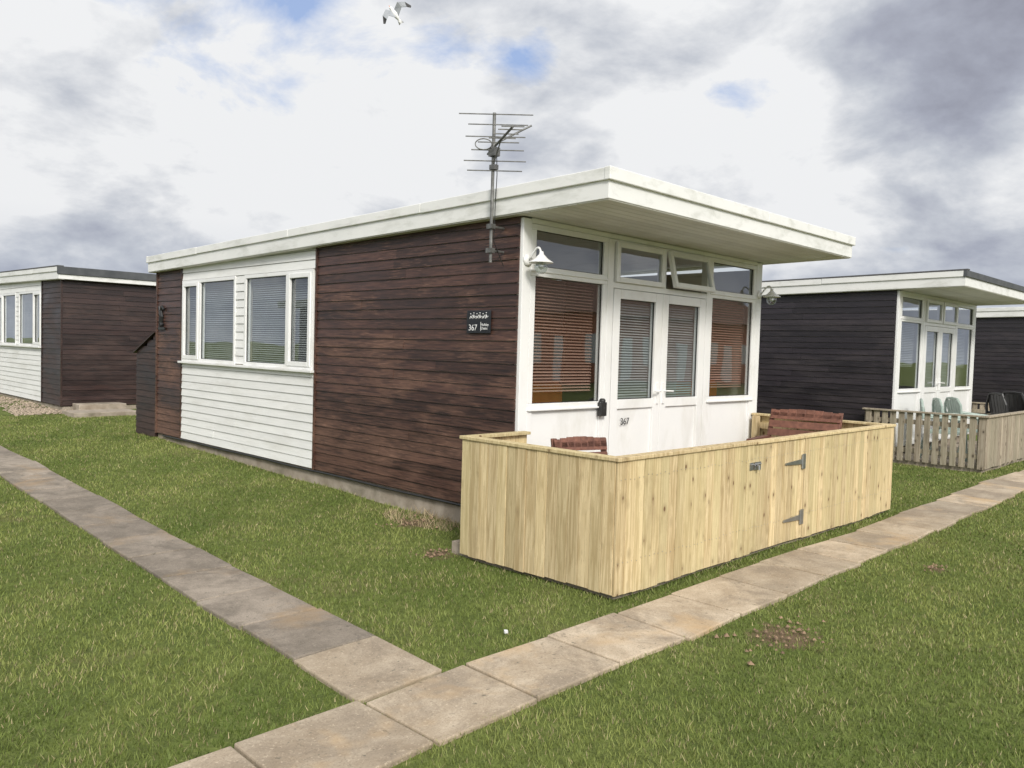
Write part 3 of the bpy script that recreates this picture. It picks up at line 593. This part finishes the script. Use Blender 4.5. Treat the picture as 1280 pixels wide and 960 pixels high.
bk=B(T); bk.tube([(0,.26,0),(0,.33,-.015)],.014,8,.003); bk.obj('beak','orange',gu)

# ------------------------------------------------------------ brick houses across the green (behind the viewpoint; seen in the glass)
bh=empty('brick_house'); b_=B(); b_.box(4,44,-26,-20,0,3.4); b_.obj('walls','brick',bh)
b_=B(); b_.hexa([(3.7,-26.3,3.4),(44.3,-26.3,3.4),(44.3,-19.7,3.4),(3.7,-19.7,3.4),(3.7,-23.1,5.6),(44.3,-23.1,5.6),(44.3,-22.9,5.6),(3.7,-22.9,5.6)]); b_.obj('roof','tile',bh)
b_=B()
for x in range(5,43,5): b_.box(x,x+1.6,-20.01,-19.95,1,2.3); b_.box(x+2.6,x+3.5,-20.01,-19.95,.1,2.2)
b_.obj('windows','upvc',bh)

# ------------------------------------------------------------ sky and sun
SAZ,SEL=math.radians(212),math.radians(34)
sd=Vector((math.sin(SAZ)*math.cos(SEL),math.cos(SAZ)*math.cos(SEL),math.sin(SEL)))
sl=bpy.data.lights.new('sun','SUN'); sl.energy=2.6; sl.angle=math.radians(12); sl.color=(1,.95,.87)
so=bpy.data.objects.new('sun',sl); COL.objects.link(so); so.rotation_euler=sd.to_track_quat('Z','Y').to_euler(); so.location=(-10,-15,15)
w=bpy.data.worlds.new('World'); sc.world=w; w.use_nodes=True; nt=w.node_tree; nt.nodes.clear()
wo=node(nt,'ShaderNodeOutputWorld'); bg=node(nt,'ShaderNodeBackground'); nt.links.new(bg.outputs[0],wo.inputs[0])
sky=node(nt,'ShaderNodeTexSky',sky_type='NISHITA'); sky.sun_disc=False; sky.sun_elevation=SEL; sky.sun_rotation=SAZ
tc=node(nt,'ShaderNodeTexCoord'); sp=node(nt,'ShaderNodeSeparateXYZ'); nt.links.new(tc.outputs['Generated'],sp.inputs[0])
zz=math_(nt,'ADD',math_(nt,'MAXIMUM',sp.outputs[2],0.),.42)
cm=node(nt,'ShaderNodeCombineXYZ'); nt.links.new(math_(nt,'DIVIDE',sp.outputs[0],zz),cm.inputs[0]); nt.links.new(math_(nt,'DIVIDE',sp.outputs[1],zz),cm.inputs[1]); nt.links.new(math_(nt,'MULTIPLY',sp.outputs[2],1.2),cm.inputs[2])
def wn(s,detail,off,dist=.0,rough=.55):
    mp=node(nt,'ShaderNodeMapping'); mp.inputs['Location'].default_value=off; nt.links.new(cm.outputs[0],mp.inputs[0])
    n_=node(nt,'ShaderNodeTexNoise'); n_.inputs['Scale'].default_value=s; n_.inputs['Detail'].default_value=detail; n_.inputs['Distortion'].default_value=dist; n_.inputs['Roughness'].default_value=rough
    nt.links.new(mp.outputs[0],n_.inputs['Vector']); return n_.outputs[0]
def blob(az,el,width,amp):
    az=math.radians(az);el=math.radians(el); d_=(math.sin(az)*math.cos(el),math.cos(az)*math.cos(el),math.sin(el))
    dp=node(nt,'ShaderNodeVectorMath',operation='DOT_PRODUCT'); nt.links.new(tc.outputs['Generated'],dp.inputs[0]); dp.inputs[1].default_value=d_
    k=1/(1-math.cos(math.radians(width))); q=math_(nt,'MULTIPLY_ADD',dp.outputs['Value'],k,-k)
    return math_(nt,'MULTIPLY',math_(nt,'EXPONENT',q),amp)
nA=wn(3.2,7,(3.1,1.7,0),.15,.56); nB=wn(1.1,3,(7.3,2.2,0),.2)
br=math_(nt,'ADD',math_(nt,'MULTIPLY',nA,.85),math_(nt,'MULTIPLY',nB,.22)); br=math_(nt,'ADD',br,.105)
for a in ((44,16,9,.09),(58,14,9,.13),(30,16,8,.09),(18,15,7,.09),(20,6,8,-.02),(70,22,10,-.12),(34,25,4,-.07),(46,27,6,-.08),(50,21,6,-.02),(74,9,8,.05)):
    br=math_(nt,'ADD',br,blob(*a))
cl=ramp(nt,br,[(.45,(.27,.285,.355)),(.54,(.37,.395,.475)),(.63,(.53,.56,.62)),(.74,(.84,.85,.865))])
nC=wn(3.8,6,(1.3,9.4,0),.3,.6)
gap=math_(nt,'ADD',nC,-.66)
for a in ((22,21.5,4.5,.28),(29,22,3.5,.25),(46,19.,2.6,.27),(40,20,2.5,.16),(55,21,3,.14),(15,24,5,.14),(60,17,2.5,.1)): gap=math_(nt,'ADD',gap,blob(*a))
gf_=ramp(nt,gap,[(.0,0.),(.20,.85)])
blue=mixc(nt,sky.outputs[0],(.12,.12,.12),1.,'MULTIPLY'); blue=mixc(nt,blue,(.24,.40,.80),.6)
c=mixc(nt,cl,blue,gf_)
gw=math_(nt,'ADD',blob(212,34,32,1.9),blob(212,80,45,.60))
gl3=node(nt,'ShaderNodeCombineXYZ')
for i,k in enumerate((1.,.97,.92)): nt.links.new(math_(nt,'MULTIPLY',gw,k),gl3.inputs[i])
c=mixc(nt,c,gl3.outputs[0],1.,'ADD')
hz=ramp(nt,sp.outputs[2],[(.0,.6),(.14,0.)]); c=mixc(nt,c,(.45,.50,.60),hz)
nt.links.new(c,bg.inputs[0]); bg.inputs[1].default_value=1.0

# ------------------------------------------------------------ camera
ya,pi,ro=0.7887,-0.0431,0.0286
d=Vector((math.sin(ya)*math.cos(pi),math.cos(ya)*math.cos(pi),math.sin(pi))); r_=Vector((math.cos(ya),-math.sin(ya),0)); u=r_.cross(d)
R2=r_*math.cos(ro)+u*math.sin(ro); U2=-r_*math.sin(ro)+u*math.cos(ro)
cam=bpy.data.cameras.new('camera'); co=bpy.data.objects.new('camera',cam); COL.objects.link(co)
mt=Matrix((R2,U2,-d)).transposed().to_4x4(); mt.translation=Vector((-4.8558,-4.7664,1.6)); co.matrix_world=mt
cam.sensor_width=36; cam.lens=1010.5355/1280*36; cam.clip_start=.05; cam.clip_end=2000
sc.camera=co
